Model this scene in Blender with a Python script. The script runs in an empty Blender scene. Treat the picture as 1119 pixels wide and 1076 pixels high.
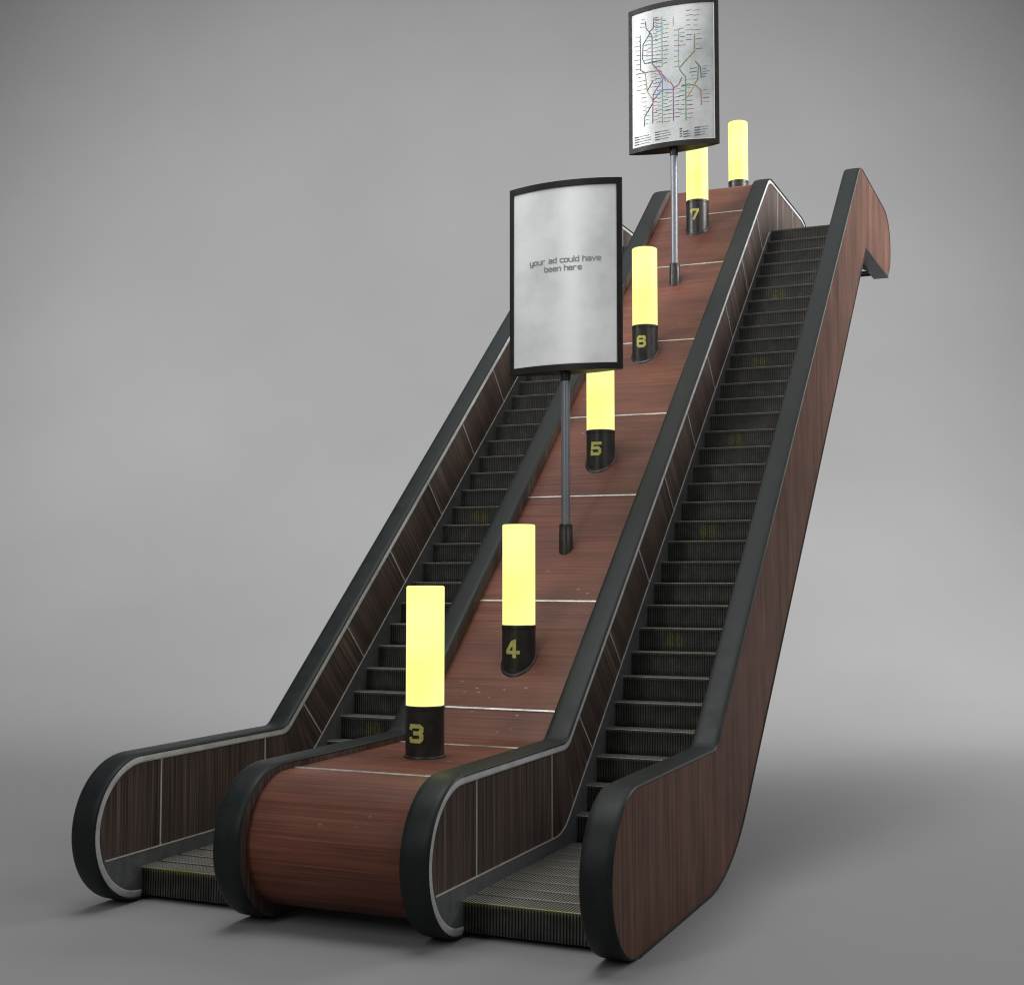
import bpy, bmesh, math, random
from mathutils import Vector
random.seed(7)
R = math.radians
scene = bpy.context.scene
col = scene.collection

# ------------------------------------------------------------------ dimensions
GAP, WALL, MID = 1.0, 0.2105, 1.2086          # stair width, balustrade width, median width
H, KY, S, TOP = 1.073, 2.4475, 0.8715, 7.80   # handrail height, kink, slope, top height
BX = [0.0, WALL + GAP, 2 * WALL + GAP + MID, 3 * WALL + 2 * GAP + MID]
XM = (BX[1] + WALL + BX[2]) / 2 + 0.012
SD, SE = 0.2376, 0.2376 * S                   # step depth, step rise
SY0, SZ0 = 3.148, 0.861                       # nose of step 0

# ------------------------------------------------------------------ helpers
def tag(o, label=None, cat=None, group=None, kind=None):
    if label: o['label'] = label
    if cat: o['category'] = cat
    if group: o['group'] = group
    if kind: o['kind'] = kind
    return o

def empty(name, loc):
    o = bpy.data.objects.new(name, None)
    o.empty_display_size = 0.2
    o.location = loc
    col.objects.link(o)
    return o

class MB:
    """collects faces (with uv and material index) into one mesh"""
    def __init__(s): s.v = []; s.f = []; s.uv = []; s.mi = []
    def face(s, pts, uv=None, mi=0):
        i = len(s.v); s.v += [tuple(p) for p in pts]
        s.f.append(list(range(i, i + len(pts))))
        s.uv.append(uv if uv else [(0.0, 0.0)] * len(pts)); s.mi.append(mi)
    def mesh(s, name, mats, smooth=False, weld=True, angle=35):
        me = bpy.data.meshes.new(name)
        me.from_pydata(s.v, [], s.f)
        ul = me.uv_layers.new(name='uv')
        k = 0
        for u in s.uv:
            for c in u:
                ul.data[k].uv = c; k += 1
        for m in mats: me.materials.append(m)
        for p, mi in zip(me.polygons, s.mi): p.material_index = mi
        if weld:
            bm = bmesh.new(); bm.from_mesh(me)
            bmesh.ops.remove_doubles(bm, verts=bm.verts, dist=0.0002)
            bmesh.ops.recalc_face_normals(bm, faces=bm.faces)
            if smooth:
                for f in bm.faces: f.smooth = True
                for e in bm.edges:
                    if len(e.link_faces) == 2:
                        e.smooth = e.calc_face_angle(0) < R(angle)
            bm.to_mesh(me); bm.free()
        me.update()
        return me
    def build(s, name, mats, parent=None, loc=(0, 0, 0), **k):
        if not isinstance(mats, (list, tuple)): mats = [mats]
        return put(name, s.mesh(name, mats, **k), parent, loc)
    def box(s, a, b, mi=0):
        (x0, y0, z0), (x1, y1, z1) = a, b
        P = [(x0,y0,z0),(x1,y0,z0),(x1,y1,z0),(x0,y1,z0),(x0,y0,z1),(x1,y0,z1),(x1,y1,z1),(x0,y1,z1)]
        for q in ((0,3,2,1),(4,5,6,7),(0,1,5,4),(1,2,6,5),(2,3,7,6),(3,0,4,7)):
            s.face([P[i] for i in q], mi=mi)

def put(name, me, parent=None, loc=(0, 0, 0)):
    o = bpy.data.objects.new(name, me); col.objects.link(o)
    o.location = loc
    if parent: o.parent = parent
    return o

def copy_tree(o, parent=None):
    c = o.copy(); col.objects.link(c); c.parent = parent
    for ch in list(o.children): copy_tree(ch, c)
    return c

def fillet(pts, rad, n=10):
    out = []
    for i, p in enumerate(pts):
        r = rad[i]
        if i in (0, len(pts) - 1) or r <= 0: out.append(tuple(p)); continue
        p = Vector(p); a = (Vector(pts[i-1]) - p).normalized(); b = (Vector(pts[i+1]) - p).normalized()
        ang = a.angle(b); t = r / math.tan(ang / 2)
        A, B = p + a * t, p + b * t
        bis = (a + b).normalized(); c = p + bis * (r / math.sin(ang / 2))
        va, vb = A - c, B - c
        tot = va.angle(vb)
        for k in range(n + 1):
            f = k / n
            v = (va * math.sin((1 - f) * tot) + vb * math.sin(f * tot)) / math.sin(tot)
            out.append(tuple(c + v))
    return out

def dedupe(P, d=1e-4):
    o = [P[0]]
    for p in P[1:]:
        if (Vector(p) - Vector(o[-1])).length > d: o.append(p)
    return o

def offset(P, n):
    """shift an open yz polyline to its right side (inward for the handrail path)"""
    out = []
    for i, p in enumerate(P):
        d1 = (Vector(P[i]) - Vector(P[i-1])).normalized() if i else None
        d2 = (Vector(P[i+1]) - Vector(P[i])).normalized() if i < len(P) - 1 else None
        if d1 is None: d1 = d2
        if d2 is None: d2 = d1
        d = (d1 + d2).normalized(); nn = Vector((d.y, -d.x))
        c = max(0.5, d.dot(d1))
        out.append((p[0] + nn.x * n / c, p[1] + nn.y * n / c))
    return out

def lens(P):
    L = [0]
    for a, b in zip(P, P[1:]): L.append(L[-1] + (Vector(b) - Vector(a)).length)
    return L

def sweep(mb, path, sec, closed=True, mi=0):
    """sec: list of (x, inward offset)"""
    rows = [offset(path, n) for _, n in sec]
    L = lens(path); m = len(sec)
    for j in range(m if closed else m - 1):
        k = (j + 1) % m
        for i in range(len(path) - 1):
            a, b, c, d = rows[j][i], rows[j][i+1], rows[k][i+1], rows[k][i]
            mb.face([(sec[j][0], *a), (sec[j][0], *b), (sec[k][0], *c), (sec[k][0], *d)],
                    [(sec[j][0], L[i]), (sec[j][0], L[i+1]), (sec[k][0], L[i+1]), (sec[k][0], L[i])], mi)
    if closed:
        for i in (0, len(path) - 1):
            mb.face([(sec[j][0], *rows[j][i]) for j in range(m)], mi=mi)

# ------------------------------------------------------------------ materials
def nodes(name):
    m = bpy.data.materials.new(name); m.use_nodes = True
    nt = m.node_tree; b = nt.nodes['Principled BSDF']
    return m, nt, b
def N(nt, t, **k):
    n = nt.nodes.new(t)
    for a, v in k.items():
        if a in n.inputs: n.inputs[a].default_value = v
        else: setattr(n, a, v)
    return n
def L(nt, a, b): nt.links.new(a, b)
def ramp(nt, stops):
    r = nt.nodes.new('ShaderNodeValToRGB'); e = r.color_ramp.elements
    while len(e) < len(stops): e.new(0.5)
    for x, (p, c) in zip(e, stops): x.position = p; x.color = (*c, 1)
    return r

def wood(name, dark, mid, light, fu, fv, rough=0.45, dents=False, spec=0.4):
    m, nt, b = nodes(name)
    uv = N(nt, 'ShaderNodeUVMap', uv_map='uv')
    mp = N(nt, 'ShaderNodeMapping'); mp.inputs['Scale'].default_value = (fu, fv, 1)
    L(nt, uv.outputs['UV'], mp.inputs['Vector'])
    n1 = N(nt, 'ShaderNodeTexNoise', Scale=1.0, Detail=6.0, Roughness=0.62); L(nt, mp.outputs[0], n1.inputs['Vector'])
    mp2 = N(nt, 'ShaderNodeMapping'); mp2.inputs['Scale'].default_value = (fu * 4.2, fv * 1.3, 1); mp2.inputs['Location'].default_value = (3.1, 7.7, 0)
    L(nt, uv.outputs['UV'], mp2.inputs['Vector'])
    n2 = N(nt, 'ShaderNodeTexNoise', Scale=1.0, Detail=3.0, Roughness=0.6); L(nt, mp2.outputs[0], n2.inputs['Vector'])
    mp3 = N(nt, 'ShaderNodeMapping'); mp3.inputs['Scale'].default_value = (fu * .07, fv * 1.4, 1)
    L(nt, uv.outputs['UV'], mp3.inputs['Vector'])
    n3 = N(nt, 'ShaderNodeTexNoise', Scale=1.0, Detail=2.0); L(nt, mp3.outputs[0], n3.inputs['Vector'])
    mix = N(nt, 'ShaderNodeMix', data_type='FLOAT'); mix.inputs[0].default_value = 0.5
    L(nt, n1.outputs[0], mix.inputs[2]); L(nt, n2.outputs[0], mix.inputs[3])
    r = ramp(nt, [(0.38, dark), (0.5, mid), (0.64, light)]); L(nt, mix.outputs[0], r.inputs[0])
    hs = N(nt, 'ShaderNodeHueSaturation'); L(nt, r.outputs[0], hs.inputs['Color'])
    mr = N(nt, 'ShaderNodeMapRange'); mr.inputs[1].default_value = .3; mr.inputs[2].default_value = .7; mr.inputs[3].default_value = .72; mr.inputs[4].default_value = 1.28
    L(nt, n3.outputs[0], mr.inputs[0]); L(nt, mr.outputs[0], hs.inputs['Value'])
    cout = hs.outputs[0]
    tc = N(nt, 'ShaderNodeTexCoord')
    # grime: soft dull patches
    ng = N(nt, 'ShaderNodeTexNoise', Scale=3.5, Detail=5.0, Roughness=0.6); L(nt, tc.outputs['Object'], ng.inputs['Vector'])
    rg = ramp(nt, [(0.45, (0, 0, 0)), (0.75, (1, 1, 1))]); L(nt, ng.outputs[0], rg.inputs[0])
    mg = N(nt, 'ShaderNodeMix', data_type='RGBA'); mg.inputs[7].default_value = (0.075, 0.058, 0.05, 1)
    mm = N(nt, 'ShaderNodeMath', operation='MULTIPLY'); mm.inputs[1].default_value = 0.18
    L(nt, rg.outputs[0], mm.inputs[0]); L(nt, mm.outputs[0], mg.inputs[0]); L(nt, cout, mg.inputs[6])
    cout = mg.outputs[2]
    if dents:                                  # small pale chips and scuffs
        mpd = N(nt, 'ShaderNodeMapping'); mpd.inputs['Scale'].default_value = (7, 11, 11)
        L(nt, tc.outputs['Object'], mpd.inputs['Vector'])
        vo = N(nt, 'ShaderNodeTexVoronoi', Scale=1.0); L(nt, mpd.outputs[0], vo.inputs['Vector'])
        nd = N(nt, 'ShaderNodeTexNoise', Scale=1.1, Detail=0.0); L(nt, tc.outputs['Object'], nd.inputs['Vector'])
        nf = N(nt, 'ShaderNodeTexNoise', Scale=38.0, Detail=3.0); L(nt, tc.outputs['Object'], nf.inputs['Vector'])
        a = N(nt, 'ShaderNodeMath', operation='MULTIPLY_ADD'); a.inputs[1].default_value = .22; L(nt, nf.outputs[0], a.inputs[0]); L(nt, vo.outputs['Distance'], a.inputs[2])
        t = N(nt, 'ShaderNodeMapRange'); t.inputs[1].default_value = .25; t.inputs[2].default_value = .17; L(nt, a.outputs[0], t.inputs[0])
        t2 = N(nt, 'ShaderNodeMapRange'); t2.inputs[1].default_value = .58; t2.inputs[2].default_value = .68; L(nt, nd.outputs[0], t2.inputs[0])
        mu = N(nt, 'ShaderNodeMath', operation='MULTIPLY'); L(nt, t.outputs[0], mu.inputs[0]); L(nt, t2.outputs[0], mu.inputs[1])
        mu2 = N(nt, 'ShaderNodeMath', operation='MULTIPLY'); mu2.inputs[1].default_value = .5; L(nt, mu.outputs[0], mu2.inputs[0])
        md = N(nt, 'ShaderNodeMix', data_type='RGBA'); md.inputs[7].default_value = (.4, .32, .28, 1)
        L(nt, mu2.outputs[0], md.inputs[0]); L(nt, cout, md.inputs[6]); cout = md.outputs[2]
    L(nt, cout, b.inputs['Base Color'])
    rr = N(nt, 'ShaderNodeMapRange'); rr.inputs[3].default_value = rough - .1; rr.inputs[4].default_value = rough + .15
    L(nt, ng.outputs[0], rr.inputs[0]); L(nt, rr.outputs[0], b.inputs['Roughness'])
    b.inputs['Specular IOR Level'].default_value = spec
    bp = N(nt, 'ShaderNodeBump', Strength=0.18, Distance=0.004); L(nt, mix.outputs[0], bp.inputs['Height']); L(nt, bp.outputs[0], b.inputs['Normal'])
    return m

def surf(name, base, rough=.5, metal=0., var=.25, scale=6., bump=0., stretch=(1, 1, 1), spec=.5, fine=40., col2=None):
    m, nt, b = nodes(name)
    tc = N(nt, 'ShaderNodeTexCoord'); mp = N(nt, 'ShaderNodeMapping'); mp.inputs['Scale'].default_value = stretch
    L(nt, tc.outputs['Object'], mp.inputs['Vector'])
    n1 = N(nt, 'ShaderNodeTexNoise', Scale=scale, Detail=6.0, Roughness=.62); L(nt, mp.outputs[0], n1.inputs['Vector'])
    n2 = N(nt, 'ShaderNodeTexNoise', Scale=fine, Detail=3.0); L(nt, mp.outputs[0], n2.inputs['Vector'])
    mx = N(nt, 'ShaderNodeMix', data_type='FLOAT'); mx.inputs[0].default_value = .35
    L(nt, n1.outputs[0], mx.inputs[2]); L(nt, n2.outputs[0], mx.inputs[3])
    c2 = col2 or tuple(min(1, c * (1 + var)) for c in base)
    r = ramp(nt, [(.3, tuple(c * (1 - var) for c in base)), (.7, c2)]); L(nt, mx.outputs[0], r.inputs[0])
    L(nt, r.outputs[0], b.inputs['Base Color'])
    rr = N(nt, 'ShaderNodeMapRange'); rr.inputs[1].default_value = .3; rr.inputs[2].default_value = .7
    rr.inputs[3].default_value = max(.05, rough - .1); rr.inputs[4].default_value = rough + .1
    L(nt, mx.outputs[0], rr.inputs[0]); L(nt, rr.outputs[0], b.inputs['Roughness'])
    b.inputs['Metallic'].default_value = metal; b.inputs['Specular IOR Level'].default_value = spec
    if bump:
        bp = N(nt, 'ShaderNodeBump', Strength=bump, Distance=.003); L(nt, mx.outputs[0], bp.inputs['Height']); L(nt, bp.outputs[0], b.inputs['Normal'])
    return m

M = {}
M['wood_side'] = wood('dark_wood', (.034, .0155, .0105), (.112, .051, .034), (.215, .108, .073), 46, .6, .5, spec=.16)
M['slat'] = wood('ribbed_dark_wood', (.016, .010, .008), (.074, .050, .042), (.205, .155, .135), 62, .45, .5, spec=.3)
M['wood_mid'] = wood('red_wood', (.092, .032, .0205), (.142, .049, .0305), (.212, .079, .049), 30, .55, .42, dents=True, spec=.25)
M['rubber'] = surf('black_rubber', (.011, .015, .015), .46, var=.3, scale=5, bump=.05, fine=60, col2=(.020, .0245, .024), spec=.2)
M['edge'] = surf('black_edge', (.012, .012, .012), .5)
M['alum'] = surf('aluminium', (.62, .63, .62), .42, metal=.25, var=.2, scale=7, fine=50)
M['joint'] = surf('joint_metal', (.62, .61, .59), .42, metal=.3, var=.2)
M['strip'] = surf('bright_strip', (.55, .53, .50), .35, metal=.6, var=.35, scale=5)
M['skirt'] = surf('skirt_steel', (.15, .16, .16), .45, metal=.3, var=.35, scale=8, bump=.05)
M['core'] = surf('balustrade_core', (.02, .02, .02), .6)
M['base'] = surf('lamp_base', (.022, .019, .016), .38, var=.4, scale=10)
M['frame'] = surf('sign_frame', (.011, .0095, .009), .45, var=.35, scale=9, spec=.3)
M['pole'] = surf('steel_pole', (.24, .25, .275), .4, metal=.6, var=.08, scale=3)
M['print'] = surf('grey_print', (.31, .315, .32), .6)
M['white_edge'] = surf('poster_edge', (.75, .75, .73), .5, var=.05)
M['number'] = surf('number_paint', (.62, .60, .09), .55, var=.3, scale=25, col2=(.72, .70, .22))

def step_mat(name, decal):
    m, nt, b = nodes(name)
    tc = N(nt, 'ShaderNodeTexCoord')
    sp = N(nt, 'ShaderNodeSeparateXYZ'); L(nt, tc.outputs['Object'], sp.inputs[0])
    n1 = N(nt, 'ShaderNodeTexNoise', Scale=9.0, Detail=6.0, Roughness=.65)
    oi = N(nt, 'ShaderNodeObjectInfo')
    ad = N(nt, 'ShaderNodeVectorMath', operation='MULTIPLY_ADD'); ad.inputs[1].default_value = (1, 1, 1)
    mu = N(nt, 'ShaderNodeVectorMath', operation='SCALE'); mu.inputs['Scale'].default_value = 7.3
    L(nt, oi.outputs['Location'], mu.inputs[0])
    L(nt, tc.outputs['Object'], ad.inputs[0]); L(nt, mu.outputs[0], ad.inputs[2]); L(nt, ad.outputs[0], n1.inputs['Vector'])
    r = ramp(nt, [(.3, (.038, .037, .033)), (.55, (.078, .075, .065)), (.75, (.14, .135, .115))]); L(nt, n1.outputs[0], r.inputs[0])
    # pale tread and nose; fade down the riser paints its shading (object z close to 0)
    mr = N(nt, 'ShaderNodeMapRange'); mr.inputs[1].default_value = -.034; mr.inputs[2].default_value = -.008; L(nt, sp.outputs['Z'], mr.inputs[0])
    mx = N(nt, 'ShaderNodeMix', data_type='RGBA'); mx.inputs[7].default_value = (.30, .295, .26, 1)
    L(nt, mr.outputs[0], mx.inputs[0]); L(nt, r.outputs[0], mx.inputs[6]); c = mx.outputs[2]
    my = N(nt, 'ShaderNodeMapRange'); my.inputs[1].default_value = .185; my.inputs[2].default_value = .20; my.inputs[4].default_value = .9; L(nt, sp.outputs['Y'], my.inputs[0])
    mxy = N(nt, 'ShaderNodeMix', data_type='RGBA'); mxy.inputs[7].default_value = (.015, .015, .014, 1)
    L(nt, my.outputs[0], mxy.inputs[0]); L(nt, c, mxy.inputs[6]); c = mxy.outputs[2]
    # faded yellow paint flecks on the nose
    ny = N(nt, 'ShaderNodeTexNoise', Scale=5.0, Detail=5.0, Roughness=.7); L(nt, ad.outputs[0], ny.inputs['Vector'])
    ry = ramp(nt, [(.5, (0, 0, 0)), (.68, (.5, .5, .5))]); L(nt, ny.outputs[0], ry.inputs[0])
    m1 = N(nt, 'ShaderNodeMath', operation='MULTIPLY'); L(nt, ry.outputs[0], m1.inputs[0])
    mr2 = N(nt, 'ShaderNodeMapRange'); mr2.inputs[1].default_value = -.05; mr2.inputs[2].default_value = -.005; L(nt, sp.outputs['Z'], mr2.inputs[0])
    mr3 = N(nt, 'ShaderNodeMapRange'); mr3.inputs[1].default_value = .05; mr3.inputs[2].default_value = .02; L(nt, sp.outputs['Y'], mr3.inputs[0])
    m2 = N(nt, 'ShaderNodeMath', operation='MULTIPLY'); L(nt, mr2.outputs[0], m2.inputs[0]); L(nt, mr3.outputs[0], m2.inputs[1])
    if decal == 'edge':
        m1.inputs[1].default_value = 1; m1.operation = 'ADD'; m1.inputs[1].default_value = .45
    else:
        m1.inputs[1].default_value = .9
    m3 = N(nt, 'ShaderNodeMath', operation='MULTIPLY'); m3.use_clamp = True; L(nt, m1.outputs[0], m3.inputs[0]); L(nt, m2.outputs[0], m3.inputs[1])
    mx2 = N(nt, 'ShaderNodeMix', data_type='RGBA'); mx2.inputs[7].default_value = (.25, .24, .035, 1) if decal == 'edge' else (.15, .145, .03, 1)
    L(nt, m3.outputs[0], mx2.inputs[0]); L(nt, c, mx2.inputs[6]); c = mx2.outputs[2]
    if decal == 'mark':                        # two worn yellow foot-shaped marks on the riser
        tot = None
        for cx in (.30, .385):
            dx = N(nt, 'ShaderNodeMath', operation='SUBTRACT'); dx.inputs[1].default_value = cx; L(nt, sp.outputs['X'], dx.inputs[0])
            sx = N(nt, 'ShaderNodeMath', operation='DIVIDE'); sx.inputs[1].default_value = .036; L(nt, dx.outputs[0], sx.inputs[0])
            dz = N(nt, 'ShaderNodeMath', operation='ADD'); dz.inputs[1].default_value = .11; L(nt, sp.outputs['Z'], dz.inputs[0])
            sz = N(nt, 'ShaderNodeMath', operation='DIVIDE'); sz.inputs[1].default_value = .075; L(nt, dz.outputs[0], sz.inputs[0])
            p1 = N(nt, 'ShaderNodeMath', operation='MULTIPLY'); L(nt, sx.outputs[0], p1.inputs[0]); L(nt, sx.outputs[0], p1.inputs[1])
            p2 = N(nt, 'ShaderNodeMath', operation='MULTIPLY_ADD'); L(nt, sz.outputs[0], p2.inputs[0]); L(nt, sz.outputs[0], p2.inputs[1]); L(nt, p1.outputs[0], p2.inputs[2])
            q = N(nt, 'ShaderNodeMapRange'); q.inputs[1].default_value = 1.3; q.inputs[2].default_value = .5; L(nt, p2.outputs[0], q.inputs[0])
            if tot is None: tot = q.outputs[0]
            else:
                a = N(nt, 'ShaderNodeMath', operation='MAXIMUM'); L(nt, tot, a.inputs[0]); L(nt, q.outputs[0], a.inputs[1]); tot = a.outputs[0]
        nz = N(nt, 'ShaderNodeTexNoise', Scale=30.0, Detail=3.0); L(nt, ad.outputs[0], nz.inputs['Vector'])
        rz = N(nt, 'ShaderNodeMapRange'); rz.inputs[1].default_value = .3; rz.inputs[2].default_value = .6; rz.inputs[4].default_value = .9; L(nt, nz.outputs[0], rz.inputs[0])
        w = N(nt, 'ShaderNodeMath', operation='MULTIPLY'); L(nt, tot, w.inputs[0]); L(nt, rz.outputs[0], w.inputs[1])
        mx3 = N(nt, 'ShaderNodeMix', data_type='RGBA'); mx3.inputs[7].default_value = (.19, .18, .015, 1)
        L(nt, w.outputs[0], mx3.inputs[0]); L(nt, c, mx3.inputs[6]); c = mx3.outputs[2]
    L(nt, c, b.inputs['Base Color']); b.inputs['Roughness'].default_value = .5; b.inputs['Metallic'].default_value = .25
    b.inputs['Specular IOR Level'].default_value = .3
    return m
M['step'] = step_mat('step_metal', None)
M['step_mark'] = step_mat('step_metal_marked', 'mark')
M['step_front'] = step_mat('step_metal_yellow_edge', 'edge')

def glow_mat():
    m, nt, b = nodes('yellow_lamp_glass')
    tc = N(nt, 'ShaderNodeTexCoord')
    n1 = N(nt, 'ShaderNodeTexNoise', Scale=2.2, Detail=2.0); L(nt, tc.outputs['Object'], n1.inputs['Vector'])
    r = ramp(nt, [(.35, (1.0, .99, .29)), (.65, (1.0, 1.0, .42))]); L(nt, n1.outputs[0], r.inputs[0])
    L(nt, r.outputs[0], b.inputs['Emission Color']); b.inputs['Emission Strength'].default_value = 1.0
    b.inputs['Specular IOR Level'].default_value = .2; b.inputs['Base Color'].default_value = (.12, .11, .03, 1); b.inputs['Roughness'].default_value = .35
    return m
M['glow'] = glow_mat()

def poster_mat(name, lo, hi, metal):
    m, nt, b = nodes(name)
    tc = N(nt, 'ShaderNodeTexCoord')
    n1 = N(nt, 'ShaderNodeTexNoise', Scale=2.6, Detail=5.0, Roughness=.55); L(nt, tc.outputs['Object'], n1.inputs['Vector'])
    r = ramp(nt, [(.36, lo), (.62, hi)]); L(nt, n1.outputs[0], r.inputs[0]); L(nt, r.outputs[0], b.inputs['Base Color'])
    mr = N(nt, 'ShaderNodeMapRange'); mr.inputs[1].default_value = .35; mr.inputs[2].default_value = .65; mr.inputs[3].default_value = .36; mr.inputs[4].default_value = .46
    L(nt, n1.outputs[0], mr.inputs[0]); L(nt, mr.outputs[0], b.inputs['Roughness']); b.inputs['Metallic'].default_value = metal
    return m
M['poster'] = poster_mat('brushed_poster_sheet', (.80, .82, .82), (.95, .965, .96), .22)
M['poster_map'] = poster_mat('map_poster_sheet', (.36, .38, .38), (.50, .51, .505), .38)

def backdrop_mat():
    m, nt, b = nodes('grey_studio_paper')
    tc = N(nt, 'ShaderNodeTexCoord')
    n1 = N(nt, 'ShaderNodeTexNoise', Scale=.25, Detail=4.0); L(nt, tc.outputs['Object'], n1.inputs['Vector'])
    r = ramp(nt, [(.3, (.25, .25, .249)), (.7, (.27, .27, .269))]); L(nt, n1.outputs[0], r.inputs[0]); L(nt, r.outputs[0], b.inputs['Base Color'])
    n2 = N(nt, 'ShaderNodeTexNoise', Scale=60.0, Detail=2.0); L(nt, tc.outputs['Object'], n2.inputs['Vector'])
    bp = N(nt, 'ShaderNodeBump', Strength=.12, Distance=.01); L(nt, n2.outputs[0], bp.inputs['Height']); L(nt, bp.outputs[0], b.inputs['Normal'])
    b.inputs['Roughness'].default_value = .9; b.inputs['Specular IOR Level'].default_value = .1
    return m
M['paper'] = backdrop_mat()

# ------------------------------------------------------------------ profiles in the yz plane
r0 = H / 2
yt = KY + (TOP - H) / S
newel = [(r0 + r0 * math.cos(a), r0 + r0 * math.sin(a)) for a in [R(270 - 180 * i / 36) for i in range(37)]]
line = fillet([(r0, H), (KY, H), (yt, TOP), (12.25, TOP)], [0, .16, .55, 0], 10)
tail = [(12.45, 7.795), (12.65, 7.765), (12.83, 7.69), (12.95, 7.58), (13.02, 7.44), (13.04, 7.28), (13.01, 7.12), (12.93, 6.98), (12.73, 6.83)]
PATH = dedupe(newel + line[1:] + tail)
UNDER = dedupe([(12.73, 6.83)] + fillet([(12.71, 6.81), (10.56, 6.76), (2.88, 0.003), (r0 + .01, 0.003)], [0, .05, 1.86, 0], 14))
uk = (2.385, .352)
SK = fillet([(0.13, .352), uk, (10.18, uk[1] + .858 * (10.18 - uk[0])), (12.9, uk[1] + .858 * (10.18 - uk[0]))], [0, .45, .25, 0], 10)
def z_on(P, y):
    if y <= P[0][0]: return P[0][1]
    for a, b in zip(P, P[1:]):
        if a[0] <= y <= b[0] and b[0] > a[0]: return a[1] + (b[1] - a[1]) * (y - a[0]) / (b[0] - a[0])
    return P[-1][1]
ALUM_IN = .073
PIN = offset(PATH, ALUM_IN)
iu = [i for i, p in enumerate(PIN) if p[1] >= r0 - 1e-6][0]
PUP = [p for p in PIN[iu:] ]                       # upper part, front of newel to the back
imax = max(range(len(PUP)), key=lambda i: PUP[i][0]); PUP = PUP[:imax + 1]

# joints of the inner cladding: (top y, bottom y)
JOINTS = [(.755, .755), (2.14, 2.14), (2.745, 3.06)]
for k in range(8): JOINTS.append((3.50 + .845 * k, 3.50 + .845 * k + .325))
JOINTS = [(t, b, z_on(PUP, t), z_on(SK, b)) for t, b in JOINTS]
JOINTS += [(10.70, 10.70, z_on(PUP, 10.70), z_on(SK, 10.70)), (11.78, 11.78, z_on(PUP, 11.78), z_on(SK, 11.78))]

def seg(P, y0, y1):
    out = [(y0, z_on(P, y0))] + [p for p in P if y0 + 1e-4 < p[0] < y1 - 1e-4] + [(y1, z_on(P, y1))]
    return out
def resample(P, n):
    Ls = lens(P); out = []
    for i in range(n + 1):
        t = Ls[-1] * i / n
        for k in range(len(P) - 1):
            if Ls[k + 1] >= t - 1e-9:
                f = (t - Ls[k]) / max(1e-9, Ls[k + 1] - Ls[k])
                out.append((P[k][0] + (P[k+1][0] - P[k][0]) * f, P[k][1] + (P[k+1][1] - P[k][1]) * f)); break
    return out

CORE_N = .020
def core_mesh(wl, wr, xa, xb, outer):
    """wall body: left and right faces may be wood, rim dark"""
    ring = offset(PATH, CORE_N)
    und = offset(UNDER, .018)
    poly = dedupe(ring + und[1:-1])
    mb = MB()
    n = len(poly)
    for i in range(n):
        a, b = poly[i], poly[(i + 1) % n]
        mb.face([(xa, *a), (xb, *a), (xb, *b), (xa, *b)], mi=1)
    for x, mi in ((xa, 0 if wl else 1), (xb, 0 if wr else 1)):
        mb.face([(x, *p) for p in poly], [(p[0], p[1]) for p in poly], mi)
    me = mb.mesh('balustrade', [M['wood_side'] if outer else M['slat'], M['core']])
    bm = bmesh.new(); bm.from_mesh(me)
    bmesh.ops.triangulate(bm, faces=[f for f in bm.faces if len(f.verts) > 4])
    bm.to_mesh(me); bm.free()
    return me

def handrail_mesh():
    t = WALL; mb = MB()
    sec = [(.003, .021), (.0, .017), (.004, .009), (.016, .0035), (.05, .0012), (t * .5, 0), (t - .05, .0012), (t - .016, .0035), (t - .004, .009), (t, .017), (t - .003, .021)]
    P = PATH
    sweep(mb, P, sec)
    return mb.mesh('handrail', [M['rubber']], smooth=True, angle=50)
def edge_mesh():
    mb = MB(); t = WALL
    sweep(mb, UNDER, [(.0, 0), (t, 0), (t, .02), (.0, .02)])
    return mb.mesh('edge_strip', [M['edge']])
def trim_mesh(sgn):
    mb = MB()
    sweep(mb, PATH, [(0, .0215), (sgn * .003, .0215), (sgn * .006, .028), (sgn * .014, .058), (sgn * .014, .068), (sgn * .010, ALUM_IN), (0, ALUM_IN)])
    return mb.mesh('metal_trim', [M['alum']], smooth=True, angle=40)
def skirt_mesh(sgn):
    mb = MB()
    ring = [p for p in offset(PATH, ALUM_IN + .002)[:iu + 1]]
    ring = [p for p in ring if p[1] <= .352]
    top = seg(SK, ring[-1][0] + .001, 12.8) if ring else SK
    n = 60
    ys = [ring[0][0] * 0 + y for y in [top[0][0]]]
    # columns of quads: top line down to a lower line
    cols = sorted(set([round(p[0], 4) for p in top] + [round(p[0], 4) for p in ring] + [r0, .8, 1.2, 1.6, 2.0]))
    def low(y):
        if y < ring[0][0]:
            rr = r0 - ALUM_IN - .002
            return r0 - math.sqrt(max(0, rr * rr - (r0 - y) ** 2))
        zz = .06
        if y > 2.6: zz = max(zz, .06 + .875 * (y - 2.9))
        return min(zz, 6.9) if y > 2.6 else zz
    cols = [c for c in cols if top[0][0] <= c <= 12.8]
    x = sgn * .004
    for a, b in zip(cols, cols[1:]):
        za, zb = z_on(top, a), z_on(top, b)
        mb.face([(x, a, low(a)), (x, b, low(b)), (x, b, zb), (x, a, za)])
        mb.face([(x, a, za), (x, b, zb), (0, b, zb), (0, a, za)])
    return mb.mesh('skirt_panel', [M['skirt']])
def bead_mesh(sgn):
    mb = MB(); P = seg(SK, .14, 12.7)
    sweep(mb, P, [(0, -.004), (sgn * .010, -.004), (sgn * .010, .006), (0, .006)])
    return mb.mesh('skirt_bead', [M['joint']])

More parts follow.
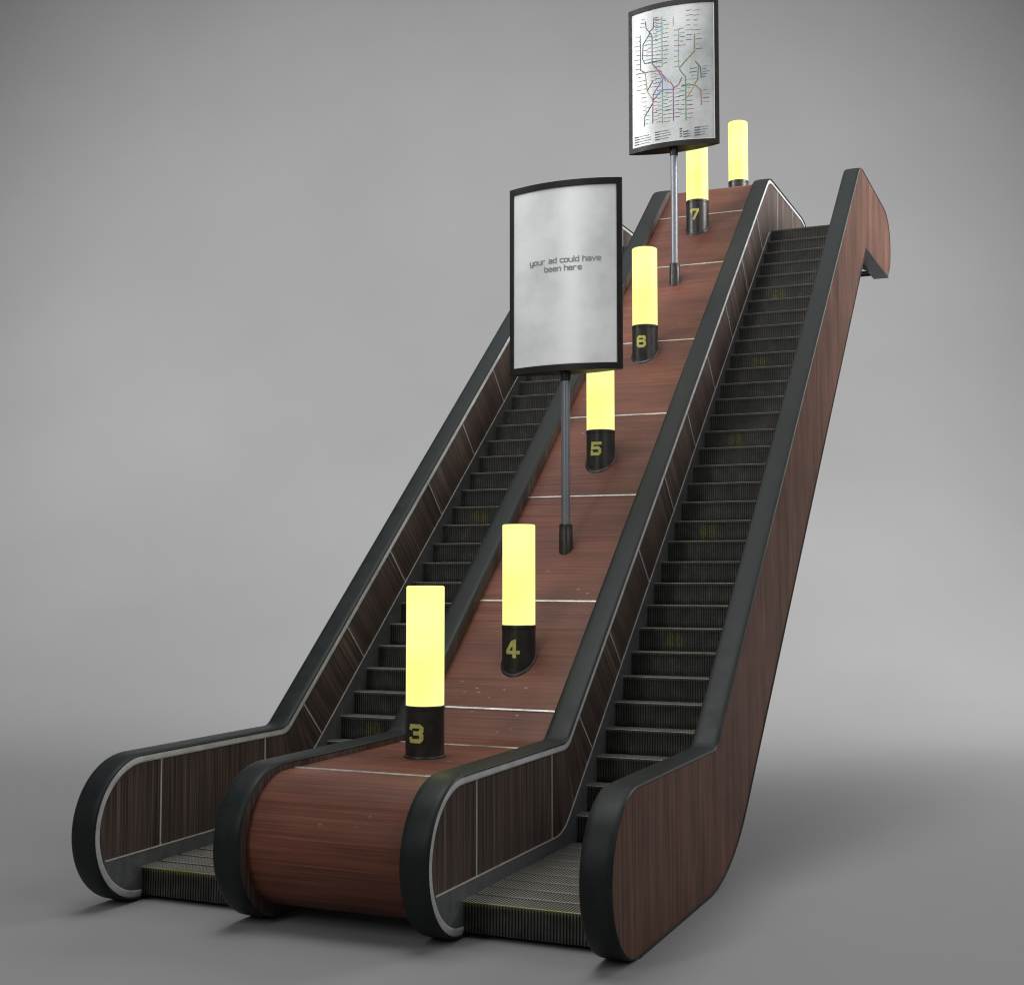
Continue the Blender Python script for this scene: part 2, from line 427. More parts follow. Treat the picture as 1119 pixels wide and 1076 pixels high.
PANELS = []
def panel_meshes():
    g = .0
    # newel panel by columns
    mb = MB(); ys = [PUP[0][0] + (.755 - PUP[0][0]) * (i / 16) ** 1.6 for i in range(17)]
    rr = r0 - ALUM_IN
    def zl(y):
        z = .352
        return max(z, r0 - math.sqrt(max(0, rr * rr - (r0 - y) ** 2))) if y < r0 else z
    for a, b in zip(ys, ys[1:]):
        P = [(a, zl(a)), (b, zl(b)), (b, z_on(PUP, b)), (a, z_on(PUP, a))]
        mb.face([(0, *p) for p in P], [(p[0] + 31, p[1]) for p in P])
    PANELS.append(mb)
    js = JOINTS
    for i in range(len(js)):
        t0, b0 = js[i][0], js[i][1]
        if i + 1 < len(js): t1, b1 = js[i+1][0], js[i+1][1]
        else: t1, b1 = PUP[-1][0] - .02, PUP[-1][0] - .02
        n = 14
        A = resample(seg(PUP, t0, t1), n); B = resample(seg(SK, b0, b1), n)
        la, lb = lens(A)[-1], lens(B)[-1]; w = (la + lb) / 2
        hgt = (Vector(A[0]) - Vector(B[0])).length
        off = 3.7 * i
        mb = MB()
        for k in range(n):
            P = [B[k], B[k+1], A[k+1], A[k]]
            mb.face([(0, *p) for p in P], [(off + w * k / n, off), (off + w * (k+1) / n, off), (off + w * (k+1) / n, off + hgt), (off + w * k / n, off + hgt)])
        PANELS.append(mb)
panel_meshes()
PANEL_ME = [mb.mesh('wood_panel', [M['slat']]) for mb in PANELS]
def joint_mesh(j, sgn, w=.0145):
    t, b, zt, zb = j
    d = (Vector((b, zb)) - Vector((t, zt))).normalized(); nn = Vector((-d.y, d.x)) * w / 2
    A, B = Vector((t, zt)), Vector((b, zb)) - d * .004
    x0, x1 = 0, sgn * .007
    q = [A - nn, A + nn, B + nn, B - nn]
    mb = MB()
    mb.face([(x1, *p) for p in q])
    for k in range(4): mb.face([(x0, *q[k]), (x0, *q[(k+1) % 4]), (x1, *q[(k+1) % 4]), (x1, *q[k])])
    return mb.mesh('cover_strip', [M['joint']])
JM = {s: [joint_mesh(j, s) for j in JOINTS] for s in (1, -1)}
HR, ED = handrail_mesh(), edge_mesh()
TR = {s: trim_mesh(s) for s in (1, -1)}
SKM = {s: skirt_mesh(s) for s in (1, -1)}
BDM = {s: bead_mesh(s) for s in (1, -1)}

INS = .020          # inset of the wall face on the stair side
def balustrade(root, x, side, outer):
    """side=+1: stair lies on the +x side of this balustrade"""
    xa, xb = (.007, WALL - INS) if side > 0 else (INS, WALL - .007)
    b = put('balustrade', core_mesh(True, True, xa, xb, outer), root, (x, 0, 0))
    xi = xb if side > 0 else xa
    put('handrail', HR, b); put('edge_strip', ED, b)
    put('metal_trim', TR[side], b, (xi, 0, 0))
    put('skirt_panel', SKM[side], b, (xi, 0, 0)); put('skirt_bead', BDM[side], b, (xi, 0, 0))
    for me in PANEL_ME: put('wood_panel', me, b, (xi + side * .003, 0, 0))
    for me in JM[side]: put('cover_strip', me, b, (xi, 0, 0))
    return b

# ------------------------------------------------------------------ steps
STEP_W = GAP + 2 * INS - .012
def step_mesh():
    prof = [(.012, -.2055), (.010, -.17), (.0135, -.10), (.0135, -.04), (.009, -.014), (.002, -.004), (.010, 0.0), (.06, 0.0), (.15, 0.0), (.2160, 0.0)]
    nor = [(-1, 0), (-1, 0), (-1, 0), (-1, 0), (-.94, .34), (-.7, .7), (-.2, .98), (0, 1), (0, 1), (0, 1)]
    outp = prof; inp = [(p[0] - n[0] * d, p[1] - n[1] * d) for p, n, d in zip(prof, nor, [.0085, .0085, .0085, .0085, .002, .002, .002, .0085, .0085, .0085])]
    mb = MB(); nr = 46; pitch = STEP_W / nr; a = pitch * .5
    for i in range(nr):
        x0, x1, x2 = i * pitch, i * pitch + a, (i + 1) * pitch
        for j in range(len(prof) - 1):
            p, q, pi, qi = outp[j], outp[j+1], inp[j], inp[j+1]
            mb.face([(x0, *p), (x1, *p), (x1, *q), (x0, *q)])
            mb.face([(x1, *pi), (x2, *pi), (x2, *qi), (x1, *qi)], mi=0 if j in (4, 5) else 1)
            mb.face([(x1, *p), (x1, *pi), (x1, *qi), (x1, *q)], mi=1)
            mb.face([(x2, *pi), (x2, *p), (x2, *q), (x2, *qi)], mi=1)
    # plain body behind the ribs so that nothing shows through
    mb.box((0, .03, -.2), (STEP_W, .216, -.012), mi=1)
    return mb.mesh('step', [M['step'], M['core']])
STEP_ME = step_mesh()

def make_escalator(xl, label, marks):
    root = empty('escalator', (xl, 0, 0))
    tag(root, label, 'escalator', 'pair of escalators')
    balustrade(root, 0, 1, xl == 0)
    balustrade(root, WALL + GAP, -1, xl != 0)
    x0 = WALL - INS + .006
    first = None
    for j in range(-11, 31):
        if j <= -3: y, z = SY0 - 3 * SD + (j + 3) * SD, SZ0 - 3 * SE
        else: y, z = SY0 + j * SD, SZ0 + j * SE
        if first is None:
            o = put('step', STEP_ME, root); first = o
        else:
            o = first.copy(); col.objects.link(o); o.parent = root
        o.location = (x0, y, z)
        mat = M['step_front'] if j == -11 else (M['step_mark'] if j in marks else M['step'])
        o.material_slots[0].link = 'OBJECT'; o.material_slots[0].material = mat
    # landing plate at the top and underside cladding
    mb = MB(); zt = SZ0 + 30 * SE - .004
    yl = SY0 + 31 * SD
    mb.box((WALL - INS + .001, yl, zt - .06), (WALL + GAP + INS - .001, 12.6, zt))
    mb.build('landing_plate', M['skirt'], root)
    und = offset(UNDER, .06)
    und = [p for p in und if p[0] > 2.0 and p[0] < 12.3]
    mb = MB()
    sweep(mb, und, [(WALL - INS + .002, 0), (WALL + GAP + INS - .002, 0), (WALL + GAP + INS - .002, .03), (WALL - INS + .002, .03)])
    mb.build('soffit', M['core'], root)
    for yb in (12.38, 12.56):
        mb = MB(); mb.box((WALL - INS + .002, yb, 6.84), (WALL + GAP + INS - .002, yb + .05, 6.87)); mb.build('cross_beam', M['core'], root)
    return root

esc_l = make_escalator(BX[0], 'left escalator, dark ribbed steps between wood clad walls, left of the lamps', {1, 11})
esc_r = make_escalator(BX[2], 'right escalator with plain wooden outer wall and an open view of all its steps', {5, 10, 15, 20, 25})

# ------------------------------------------------------------------ wooden median between the escalators
def med_z(y):
    return 1.01 if y < 2.565 else min(-1.225 + .8715 * y, 7.765)
mr_ = .46
arc = [(.57 + mr_ * math.cos(a), .55 + mr_ * math.sin(a)) for a in [R(262 - 172 * i / 30) for i in range(31)]]
ycr = (7.765 + 1.225) / .8715
MEDP = dedupe(arc + fillet([(.57, 1.01), (2.565, 1.01), (ycr, 7.765), (12.7, 7.765)], [0, .2, .25, 0], 8)[1:])
root = empty('wooden_median', ((BX[1] + WALL + BX[2]) / 2, 0, 0))
tag(root, 'red brown wooden median with rounded front and metal cross strips between the two escalators', 'panel')
hw = MID / 2 + .004
mb = MB()
rows = [MEDP, offset(MEDP, .05)]
Lm = lens(MEDP); nx = 6
for i in range(len(MEDP) - 1):
    a, b = MEDP[i], MEDP[i+1]
    mb.face([(-hw, *a), (hw, *a), (hw, *b), (-hw, *b)], [(Lm[i], -hw), (Lm[i], hw), (Lm[i+1], hw), (Lm[i+1], -hw)])
    a2, b2 = rows[1][i], rows[1][i+1]
    mb.face([(-hw, *a2), (-hw, *b2), (hw, *b2), (hw, *a2)], mi=1)
    for x in (-hw, hw): mb.face([(x, *a), (x, *b), (x, *b2), (x, *a2)], mi=1)
for i in (0, len(MEDP) - 1): mb.face([(-hw, *rows[0][i]), (hw, *rows[0][i]), (hw, *rows[1][i]), (-hw, *rows[1][i])], mi=1)
mb.build('wood_sheet', [M['wood_mid'], M['core']], root, smooth=True, angle=30)
for y in (.69, 2.29, 2.84, 3.865, 5.05, 6.122, 7.258, 8.64, 9.697):
    i = [k for k, p in enumerate(MEDP) if p[0] >= y and p[1] > .9][0]
    a, b = MEDP[i-1], MEDP[i]
    f = (y - a[0]) / (b[0] - a[0]); c = Vector((y, a[1] + (b[1] - a[1]) * f))
    d = (Vector(b) - Vector(a)).normalized(); n = Vector((-d.y, d.x))
    w = .012
    q = [c - d * w - n * .002, c + d * w - n * .002, c + d * (w - .003) + n * .007, c - d * (w - .003) + n * .007]
    mb = MB()
    for k in range(4): mb.face([(-hw, *q[k]), (hw, *q[k]), (hw, *q[(k+1) % 4]), (-hw, *q[(k+1) % 4])])
    for x in (-hw, hw): mb.face([(x, *p) for p in q])
    mb.build('cover_strip', M['strip'], root)

# ------------------------------------------------------------------ strokes (lettering, numbers, map lines) on a curved face
def ribbon(mb, pts, w, fn, mi=0, lift=0., step=.03, cap=True):
    P = [Vector(p) for p in dedupe(pts, 1e-5)]
    if len(P) < 2: return
    Q = []
    for a, b in zip(P, P[1:]):
        n = max(1, int((b - a).length / step))
        for k in range(n): Q.append(a + (b - a) * k / n)
    Q.append(P[-1])
    if cap:
        Q[0] = Q[0] - (Q[1] - Q[0]).normalized() * w * .5; Q[-1] = Q[-1] + (Q[-1] - Q[-2]).normalized() * w * .5
    Ls, Rs = [], []
    for i, p in enumerate(Q):
        d1 = (Q[i] - Q[i-1]).normalized() if i else (Q[1] - Q[0]).normalized()
        d2 = (Q[i+1] - Q[i]).normalized() if i < len(Q) - 1 else d1
        d = (d1 + d2).normalized() if (d1 + d2).length > 1e-6 else d1
        c = max(.45, d.dot(d1)); n = Vector((-d.y, d.x)) * (w / 2 / c)
        Ls.append(p + n); Rs.append(p - n)
    for i in range(len(Q) - 1):
        mb.face([fn(*Rs[i], lift), fn(*Rs[i+1], lift), fn(*Ls[i+1], lift), fn(*Ls[i], lift)], mi=mi)

# glyphs of the rounded square lettering, x-height 4, ascender 6, width 4
G = {
 'y': [[(0, 4), (0, .8), (.8, 0), (4, 0)], [(4, 4), (4, -1.2), (3.2, -2), (.4, -2)]],
 'o': [[(.8, 0), (0, .8), (0, 3.2), (.8, 4), (3.2, 4), (4, 3.2), (4, .8), (3.2, 0), (.8, 0)]],
 'u': [[(0, 4), (0, .8), (.8, 0), (4, 0)], [(4, 4), (4, 0)]],
 'r': [[(0, 0), (0, 3.2), (.8, 4), (3.2, 4)]],
 'a': [[(.4, 4), (3.2, 4), (4, 3.2), (4, 0), (.8, 0), (0, .6), (0, 1.5), (.8, 2.1), (4, 2.1)]],
 'd': [[(4, 6), (4, 0), (.8, 0), (0, .8), (0, 3.2), (.8, 4), (3, 4)]],
 'c': [[(4, 4), (.8, 4), (0, 3.2), (0, .8), (.8, 0), (4, 0)]],
 'l': [[(.4, 6), (.4, 0)]],
 'h': [[(0, 6), (0, 0)], [(.9, 4), (3.2, 4), (4, 3.2), (4, 0)]],
 'v': [[(0, 4), (2, 0), (4, 4)]],
 'e': [[(.2, 2), (4, 2), (4, 3.2), (3.2, 4), (.8, 4), (0, 3.2), (0, .8), (.8, 0), (3.8, 0)]],
 'b': [[(0, 6), (0, .8), (.8, 0), (3.2, 0), (4, .8), (4, 3.2), (3.2, 4), (1, 4)]],
 'n': [[(0, 0), (0, 4), (3.2, 4), (4, 3.2), (4, 0)]],
}
ADV = {'l': 2.2, ' ': 3.4}
def text(mb, s, uc, v0, unit, fn, w, lift):
    tot = sum(ADV.get(c, 5.5) for c in s) - 1.5
    x = uc - tot * unit / 2
    for c in s:
        for st in G.get(c, []):
            ribbon(mb, [(x + p[0] * unit, v0 + p[1] * unit) for p in st], w, fn, 0, lift)
        x += ADV.get(c, 5.5) * unit
# heavy numerals on a 4 x 5 grid
NUM = {
 '3': [[(.35, 4.0), (.5, 4.5), (3.0, 4.5), (3.6, 4.0), (3.6, 3.2), (3.0, 2.6), (1.7, 2.6)], [(3.0, 2.6), (3.6, 2.0), (3.6, 1.1), (3.0, .5), (.5, .5), (.35, 1.0)]],
 '4': [[(2.7, .1), (2.7, 4.7), (2.1, 4.5), (.3, 1.7), (.4, 1.3), (3.9, 1.3)]],
 '5': [[(3.7, 4.5), (.6, 4.5), (.5, 2.7), (2.9, 2.8), (3.5, 2.2), (3.5, 1.1), (2.9, .5), (.3, .5), (.3, 1.3)]],
 '6': [[(3.5, 3.7), (3.3, 4.4), (1.1, 4.5), (.5, 3.9), (.5, 1.1), (1.1, .5), (2.9, .5), (3.5, 1.1), (3.5, 2.2), (2.9, 2.7), (.6, 2.7)]],
 '7': [[(.4, 3.5), (.4, 4.5), (3.6, 4.5), (3.5, 3.7), (1.7, .2)]],
}

# ------------------------------------------------------------------ lamps
def ring_pts(r, n=40): return [(r * math.sin(2 * math.pi * k / n), -r * math.cos(2 * math.pi * k / n)) for k in range(n)]
def make_lamp(x, y, zb, zt, num, label):
    """y: axis, zb: bottom of the glowing tube, zt: its top"""
    zs = med_z(y)
    root = empty('column_lamp', (x, y, zs)); tag(root, label, 'lamp', 'glowing lamps standing on the wooden median')
    rb, rt = .148, .1455; n = 40
    def sz(py):                       # surface height below a point, relative to the root
        return med_z(y + py) - zs
    mb = MB(); P = ring_pts(rb); h = zb - zs
    A = [(p[0], p[1], sz(p[1]) - .004) for p in P]
    prof = [(rb, None), (rb, h - .035), (rb + .003, h - .03), (rb + .003, h - .004), (rb, h), (rt - .02, h)]
    rings = [A]
    for rr, hh in prof[1:]: rings.append([(q[0], q[1], hh) for q in ring_pts(rr)])
    for a, b in zip(rings, rings[1:]):
        for k in range(n): mb.face([a[k], a[(k+1) % n], b[(k+1) % n], b[k]])
    base = mb.build('base', M['base'], root, smooth=True, angle=30)
    # foot flange that follows the slope
    mb = MB(); f1 = ring_pts(rb - .004); f2 = ring_pts(rb + .012); f3 = ring_pts(rb + .009)
    R1 = [(q[0], q[1], sz(q[1]) + .022) for q in f1]; R2 = [(q[0], q[1], sz(q[1]) + .016) for q in f3]; R3 = [(q[0], q[1], sz(q[1]) + .010) for q in f2]; R4 = [(q[0], q[1], sz(q[1]) - .004) for q in f2]
    for a, b in ((R1, R2), (R2, R3), (R3, R4)):
        for k in range(n): mb.face([a[k], a[(k+1) % n], b[(k+1) % n], b[k]])
    mb.build('foot_flange', M['base'], root, smooth=True, angle=30)
    # glowing tube
    mb = MB(); hz = zt - zs
    tp = [(rt, h + .001), (rt, hz - .012), (rt - .004, hz - .004), (rt - .012, hz), (.0005, hz)]
    rings = [[(q[0], q[1], hh) for q in ring_pts(rr)] for rr, hh in tp]
    for a, b in zip(rings, rings[1:]):
        for k in range(n): mb.face([a[k], a[(k+1) % n], b[(k+1) % n], b[k]])
    mb.build('glass_tube', M['glow'], root, smooth=True, angle=40)
    if num:
        mb = MB(); u = .0275
        def fn(a, b, lift):
            rr = rb + .002 + lift; t = a / rr
            return (rr * math.sin(t), -rr * math.cos(t), b)
        zc = h - .20
        for st in NUM[num]:
            ribbon(mb, [((p[0] - 2.0) * u, zc + (p[1] - 2.5) * u) for p in st], .031, fn, 0, 0, .01)
        mb.build('number', M['number'], base)
    return root
for x, y, zb, zt, num, lab in [
    (2.025, 1.548, 1.401, 2.303, '3', 'glowing yellow column lamp with the number 3 on its dark base, lowest of all'),
    (2.060, 3.285, 1.947, 2.830, '4', 'glowing yellow column lamp numbered 4, second from the bottom'),
    (2.045, 5.500, 3.886, 4.785, '5', 'glowing yellow column lamp numbered 5, its top behind the blank advertising sign'),
    (2.038, 7.070, 5.257, 6.164, '6', 'glowing yellow column lamp numbered 6, just right of the advertising sign'),
    (2.034, 9.410, 7.333, 8.238, '7', 'glowing yellow column lamp numbered 7, its top behind the transit map sign'),
    (2.030, 11.74, 8.241, 9.139, None, 'topmost glowing yellow column lamp without visible number, beyond the crest of the median')]:
    make_lamp(x, y, zb, zt, num, lab)

# ------------------------------------------------------------------ signs
SW, SH, SG = .585, 1.855, .125          # half width, height, bulge
SR = (SW * SW + SG * SG) / (2 * SG)
def arc_pt(u, n, front=1):              # u in [-SW, SW], n = outward shift
    t = math.asin(max(-1, min(1, u / SR)))
    rr = SR + n
    return (rr * math.sin(t), -front * (rr * math.cos(t) - (SR - SG)) - front * .012)
def make_sign(x, y, zbot, label, design, sheet):
    zs = med_z(y)
    root = empty('sign_stand', (x, y, zs)); tag(root, label, 'sign', 'two framed signs on poles')
    b0 = zbot - zs
    bt, bs = .062, .045                  # frame bar widths (top/bottom, sides)
    frame = MB(); n = 20
    us = [-SW, -SW + bs] + [(-SW + bs) + (2 * SW - 2 * bs) * k / n for k in range(1, n)] + [SW - bs, SW]
    zz = [0, bt, SH - bt, SH]
    for fr in (1, -1):
        for i in range(len(us) - 1):
            for k in range(3):
                if k == 1 and 0 < i < len(us) - 2: continue
                a, b = arc_pt(us[i], 0, fr), arc_pt(us[i+1], 0, fr)
                frame.face([(*a, b0 + zz[k]), (*b, b0 + zz[k]), (*b, b0 + zz[k+1]), (*a, b0 + zz[k+1])])
        dpt = -.016                       # reveal walls around the opening
        for i in range(1, len(us) - 2):
            for z in (zz[1], zz[2]):
                a, b, a2, b2 = arc_pt(us[i], 0, fr), arc_pt(us[i+1], 0, fr), arc_pt(us[i], dpt, fr), arc_pt(us[i+1], dpt, fr)
                frame.face([(*a, b0 + z), (*b, b0 + z), (*b2, b0 + z), (*a2, b0 + z)])
        for u in (us[1], us[-2]):
            a, a2 = arc_pt(u, 0, fr), arc_pt(u, dpt, fr)
            frame.face([(*a, b0 + zz[1]), (*a2, b0 + zz[1]), (*a2, b0 + zz[2]), (*a, b0 + zz[2])])
    for i in range(len(us) - 1):          # top and bottom lids
        for z in (0, SH):
            a, b, c, d = arc_pt(us[i], 0, 1), arc_pt(us[i+1], 0, 1), arc_pt(us[i+1], 0, -1), arc_pt(us[i], 0, -1)
            frame.face([(*a, b0 + z), (*b, b0 + z), (*c, b0 + z), (*d, b0 + z)])
    for u in (-SW, SW):
        a, c = arc_pt(u, 0, 1), arc_pt(u, 0, -1)
        frame.face([(*a, b0), (*c, b0), (*c, b0 + SH), (*a, b0 + SH)])
    frame.build('frame', M['frame'], root, smooth=True, angle=25)
    posters = []
    for fr in (1, -1):
        p = MB(); e = .009
        uu = [-SW + bs, -SW + bs + e] + [-SW + bs + e + (2 * SW - 2 * bs - 2 * e) * k / 24 for k in range(1, 24)] + [SW - bs - e, SW - bs]
        zp = [bt, bt + e, SH - bt - e, SH - bt]
        for i in range(len(uu) - 1):
            for k in range(3):
                mi = 1 if (i in (0, len(uu) - 2) or k != 1) else 0
                a, b = arc_pt(uu[i], -.011, fr), arc_pt(uu[i+1], -.011, fr)
                p.face([(*a, b0 + zp[k]), (*b, b0 + zp[k]), (*b, b0 + zp[k+1]), (*a, b0 + zp[k+1])], mi=mi)
        posters.append(p.build('poster', [M[sheet], M['white_edge']], root, smooth=True, angle=40))
    def fn(u, v, lift):
        a = arc_pt(u, -.0085 + lift, 1); return (a[0], a[1], b0 + v)
    design(fn, posters[0], bs, bt)
    # pole, socket cup and collar
    mb = MB(); n = 28
    def tube(mb, rings):
        for a, b in zip(rings, rings[1:]):
            for k in range(n): mb.face([a[k], a[(k+1) % n], b[(k+1) % n], b[k]])
    def ring(r, z): return [(q[0], q[1], z) for q in ring_pts(r, n)]
    tube(mb, [ring(.043, .02), ring(.043, b0 - .05)]); mb.build('pole', M['pole'], root, smooth=True, angle=40)
    mb = MB(); c = .064
    low = [(q[0], q[1], med_z(y + q[1]) - zs - .004) for q in ring_pts(c + .004, n)]
    tube(mb, [low, ring(c + .002, .16), ring(c, .165), ring(c, .235), ring(c - .006, .242), ring(.044, .244)])
    mb.build('socket', M['base'], root, smooth=True, angle=35)
    mb = MB(); tube(mb, [ring(.044, b0 - .085), ring(.05, b0 - .08), ring(.056, b0 + .002), ring(.001, b0 + .004)])
    mb.build('collar', M['base'], root, smooth=True, angle=35)
    return root

def ad_design(fn, poster, bs, bt):
    mb = MB(); un = .0083
    text(mb, 'your ad could have', .03, 1.055, un, fn, .0105, .0)
    mb.build('lettering', M['print'], poster); mb = MB()
    text(mb, 'been here', .02, .975, un, fn, .0105, .0)
    mb.build('lettering', M['print'], poster)

C = {k: surf('map_' + k, c, .7, var=.1, spec=.2) for k, c in dict(
    slate=(.085, .115, .135), teal=(.20, .40, .38), red=(.44, .11, .11), blue=(.15, .22, .45), purple=(.22, .11, .24),
    green=(.07, .25, .11), olive=(.19, .20, .08), sand=(.42, .38, .16), brown=(.32, .16, .11), pale=(.26, .28, .28), ink=(.10, .105, .11)).items()}
def map_design(fn, poster, bs, bt):
    W2 = SW - bs; Hh = SH - 2 * bt
    def uv(x, yy):
        t = (x - 182) / 498
        top = 85 - 77 * t - 64 * t * (1 - t); bot = 895 - 57 * t - 44 * t * (1 - t)
        v = (yy - top) / (bot - top)
        return (-W2 + 2 * W2 * t, bt + Hh * (1 - v))
    lines = [
     ('slate', [(275, 125), (280, 165), (300, 187), (325, 165), (332, 100)]),
     ('slate', [(303, 187), (318, 215), (318, 380), (345, 410)]),
     ('blue', [(345, 410), (385, 475), (322, 570)]), ('purple', [(320, 690), (319, 742)]),
     ('slate', [(303, 187), (300, 202), (258, 265), (255, 350), (270, 380), (320, 370), (380, 362)]),
     ('slate', [(240, 210), (242, 420), (265, 430)]), ('brown', [(215, 442), (350, 425), (375, 432)]),
     ('teal', [(380, 100), (380, 400)]), ('teal', [(380, 640), (380, 745)]), ('blue', [(381, 480), (381, 560)]), ('teal', [(381, 560), (381, 640)]),
     ('red', [(330, 400), (372, 435), (422, 495)]), ('blue', [(375, 440), (400, 485)]),
     ('blue', [(320, 610), (365, 555), (385, 542), (447, 540)]),
     ('purple', [(447, 520), (447, 728)]), ('red', [(497, 470), (480, 510), (450, 532)]), ('purple', [(430, 495), (447, 522)]),
     ('green', [(485, 410), (490, 430), (520, 465), (520, 726)]),
     ('olive', [(572, 205), (570, 310), (485, 410)]),
     ('sand', [(560, 330), (575, 370)]), ('slate', [(575, 370), (603, 405), (608, 470)]),
     ('olive', [(592, 400), (588, 480), (568, 512)]), ('green', [(500, 516), (568, 514)]),
     ('sand', [(526, 592), (570, 512)]), ('brown', [(570, 512), (604, 545), (608, 632)]),
     ('slate', [(320, 622), (268, 700), (263, 760)]), ('sand', [(272, 440), (284, 545), (318, 602)]),
     ('red', [(322, 570), (319, 690)]), ('pale', [(480, 180), (480, 405)]), ('pale', [(450, 100), (450, 150)]),
     ('slate', [(320, 490), (285, 545)])]
    keys = list(C.keys()); mb = MB()
    for c, P in lines: ribbon(mb, [uv(*p) for p in P], .0112 if c != 'pale' else .007, fn, keys.index(c), .0003 * (lines.index((c, P)) % 4), .03)
    rnd = random.Random(3)
    cols_ = [(318, 110, 380, 22, 1), (380, 110, 740, 24, -1), (318, 570, 740, 22, 1), (447, 540, 725, 24, 1), (520, 480, 725, 26, 1),
             (242, 215, 420, 28, -1), (572, 205, 320, 30, 1), (608, 400, 470, 16, 1), (608, 545, 640, 24, 1), (263, 650, 760, 24, 1),
             (480, 170, 300, 26, 1), (520, 60, 250, 30, 1), (275, 110, 170, 22, -1), (332, 100, 165, 20, 1), (285, 480, 700, 26, -1), (447, 560, 720, 25, -1), (255, 270, 380, 30, 1)]
    cols_ += [(318, 215, 385, 23, -1), (380, 560, 740, 22, 1), (380, 120, 400, 26, 1), (520, 520, 700, 28, -1), (588, 410, 480, 22, -1), (447, 180, 420, 32, 1), (560, 60, 190, 30, 1), (350, 440, 560, 20, -1), (255, 460, 560, 26, -1)]
    tint = ['ink', 'ink', 'pale', 'slate', 'red', 'sand', 'teal', 'blue']
    for x, y0, y1, st, sg in cols_:
        yy = y0
        while yy < y1:
            ln = rnd.uniform(18, 38)
            xa = x + sg * 7
            dy = -ln * .13 * sg
            ribbon(mb, [uv(xa, yy), uv(xa + sg * ln, yy + dy)], .006, fn, keys.index(rnd.choice(tint)), .0006, .03)
            yy += st
    for x, y0, n, ln in ((200, 828, 4, 110), (335, 800, 4, 100), (485, 782, 4, 12), (505, 798, 3, 45), (570, 774, 4, 72)):   # legend
        for k in range(n):
            l2 = ln * rnd.uniform(.7, 1)
            ribbon(mb, [uv(x, y0 + k * 15), uv(x + l2, y0 + k * 15 - l2 * .17)], .008, fn, keys.index('pale'), .0006, .03)
            ribbon(mb, [uv(x, y0 + k * 15), uv(x + min(l2, 28) * .9, y0 + k * 15 - 4)], .012, fn, keys.index('ink'), .0012, .03)
    mb.build('printed_map', [C[k] for k in keys], poster)

make_sign(2.066, 4.43, 4.345, 'framed sign on a pole reading your ad could have been here', ad_design, 'poster')
make_sign(2.038, 8.31, 7.712, 'framed sign on a pole showing a coloured transit map, higher of the two signs', map_design, 'poster_map')

# ------------------------------------------------------------------ camera (fitted)
cam = bpy.data.cameras.new('camera'); co = bpy.data.objects.new('camera', cam); col.objects.link(co)
co.location = (6.6615, -7.5276, 2.3861)
YAW, PITCH = -.40747, .06188
co.rotation_euler = (math.pi / 2 + PITCH, 0, -YAW)
cam.sensor_fit = 'HORIZONTAL'; cam.sensor_width = 36; cam.lens = 36 * 1451.69 / 1119
cam.clip_end = 500
scene.camera = co

# ------------------------------------------------------------------ studio backdrop: floor running up into a wall
fw = Vector((math.sin(YAW), math.cos(YAW), 0)); rt = Vector((math.cos(YAW), -math.sin(YAW), 0))
org = Vector((co.location.x, co.location.y, 0))
D, CR = 31.0, 12.0
bp = [(-14, 0), (D - CR, 0)] + [(D - CR + CR * math.sin(a), CR - CR * math.cos(a)) for a in [R(90 * i / 24) for i in range(1, 25)]] + [(D, 40)]
mb = MB(); W_ = 34
for a, b in zip(bp, bp[1:]):
    P = [org + fw * a[0] - rt * W_ + Vector((0, 0, a[1])), org + fw * a[0] + rt * W_ + Vector((0, 0, a[1])),
         org + fw * b[0] + rt * W_ + Vector((0, 0, b[1])), org + fw * b[0] - rt * W_ + Vector((0, 0, b[1]))]
    mb.face(P)
bd = mb.build('studio_floor', M['paper'], None, smooth=True, angle=60); tag(bd, 'plain grey studio floor curving up into a grey backdrop', kind='structure')

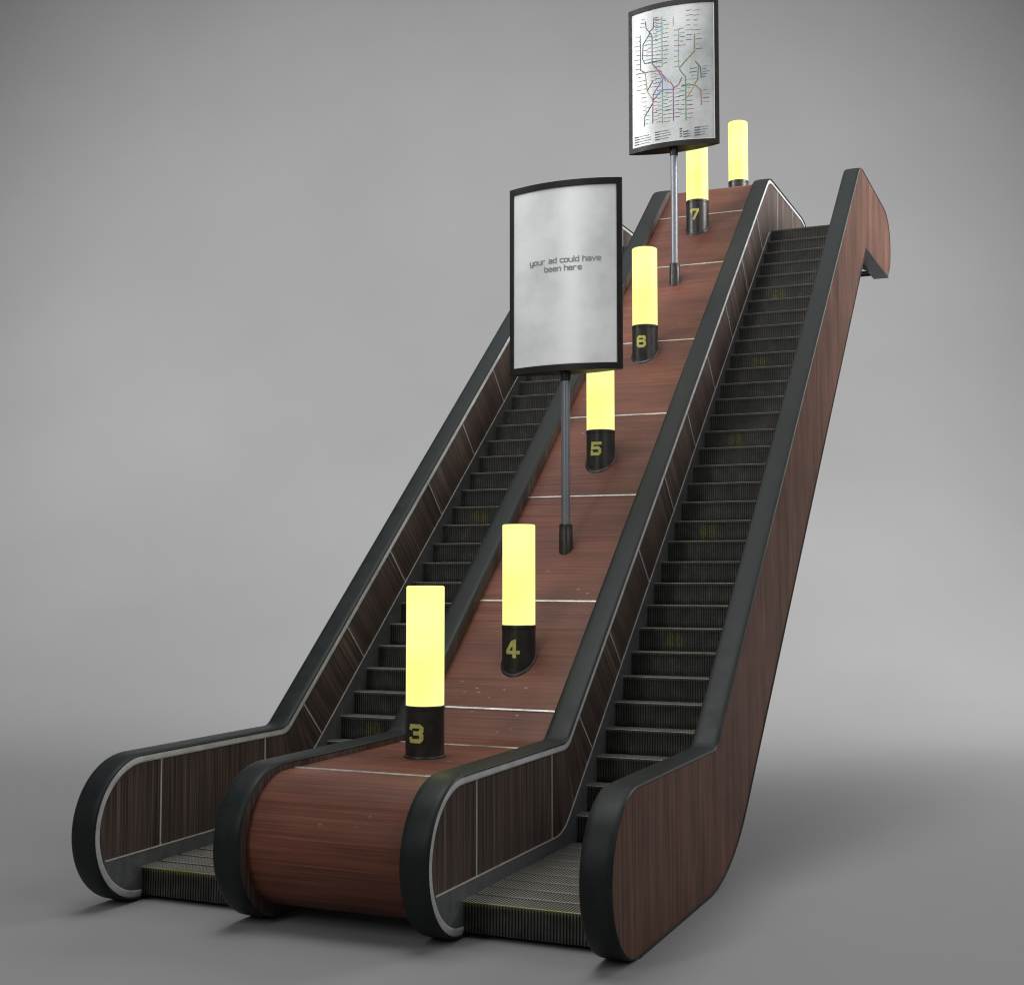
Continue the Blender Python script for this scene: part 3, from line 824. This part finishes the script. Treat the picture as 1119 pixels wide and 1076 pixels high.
# ------------------------------------------------------------------ light
w = bpy.data.worlds.new('World'); scene.world = w; w.use_nodes = True
w.node_tree.nodes['Background'].inputs[0].default_value = (.95, .98, 1, 1); w.node_tree.nodes['Background'].inputs[1].default_value = .11
def aim(o, tgt): o.rotation_euler = (Vector(tgt) - o.location).to_track_quat('-Z', 'Y').to_euler()
def area(name, loc, tgt, size, power, color=(1, 1, 1), sy=None):
    l = bpy.data.lights.new(name, 'AREA'); l.energy = power; l.size = size; l.color = color
    if sy: l.shape = 'RECTANGLE'; l.size_y = sy
    o = bpy.data.objects.new(name, l); col.objects.link(o); o.location = loc; aim(o, tgt); return o
def spot(name, loc, tgt, power, deg, blend=1., rad=1.5):
    l = bpy.data.lights.new(name, 'SPOT'); l.energy = power; l.spot_size = R(deg); l.spot_blend = blend; l.shadow_soft_size = rad
    o = bpy.data.objects.new(name, l); col.objects.link(o); o.location = loc; aim(o, tgt); return o
area('key_softbox', (.5, 1, 16), (2, 4.5, 2), 7, 900)
area('side_fill', (13, -2, 9), (3, 5, 3.5), 7, 300)  # added fill for the right-hand wood faces
area('streak_light', (-1.0, -11, 11), (2.0, 6, 6.5), 1.5, 470, sy=11)  # added strip light, placed for the vertical streak on the posters
area('overhead_fill', org + fw * 19 + Vector((0, 0, 19)), org + fw * 19.01, 14, 560)  # added light that lifts the dim floor behind the escalators
spot('floor_fill', org + fw * 21 + rt * 15 + Vector((0, 0, 13)), org + fw * 18.5 + rt * 5.5, 8800, 84, rad=5)  # added unseen spot, brightens the dark floor band on the right
ct = org + fw * (D - 1) + Vector((0, 0, 5.8))
for sg in (-1, 1):
    spot('backdrop_wash', org + fw * 13 + rt * (16.5 * sg) + Vector((0, 0, 14)), ct, 17800, 92, rad=4)  # added pair of spots, they shape the bright middle of the backdrop

scene.view_settings.view_transform = 'Standard'; scene.view_settings.look = 'None'
scene.view_settings.exposure = 0; scene.view_settings.gamma = 1
scene.render.engine = 'CYCLES'
scene.cycles.max_bounces = 6; scene.cycles.filter_width = 1.15
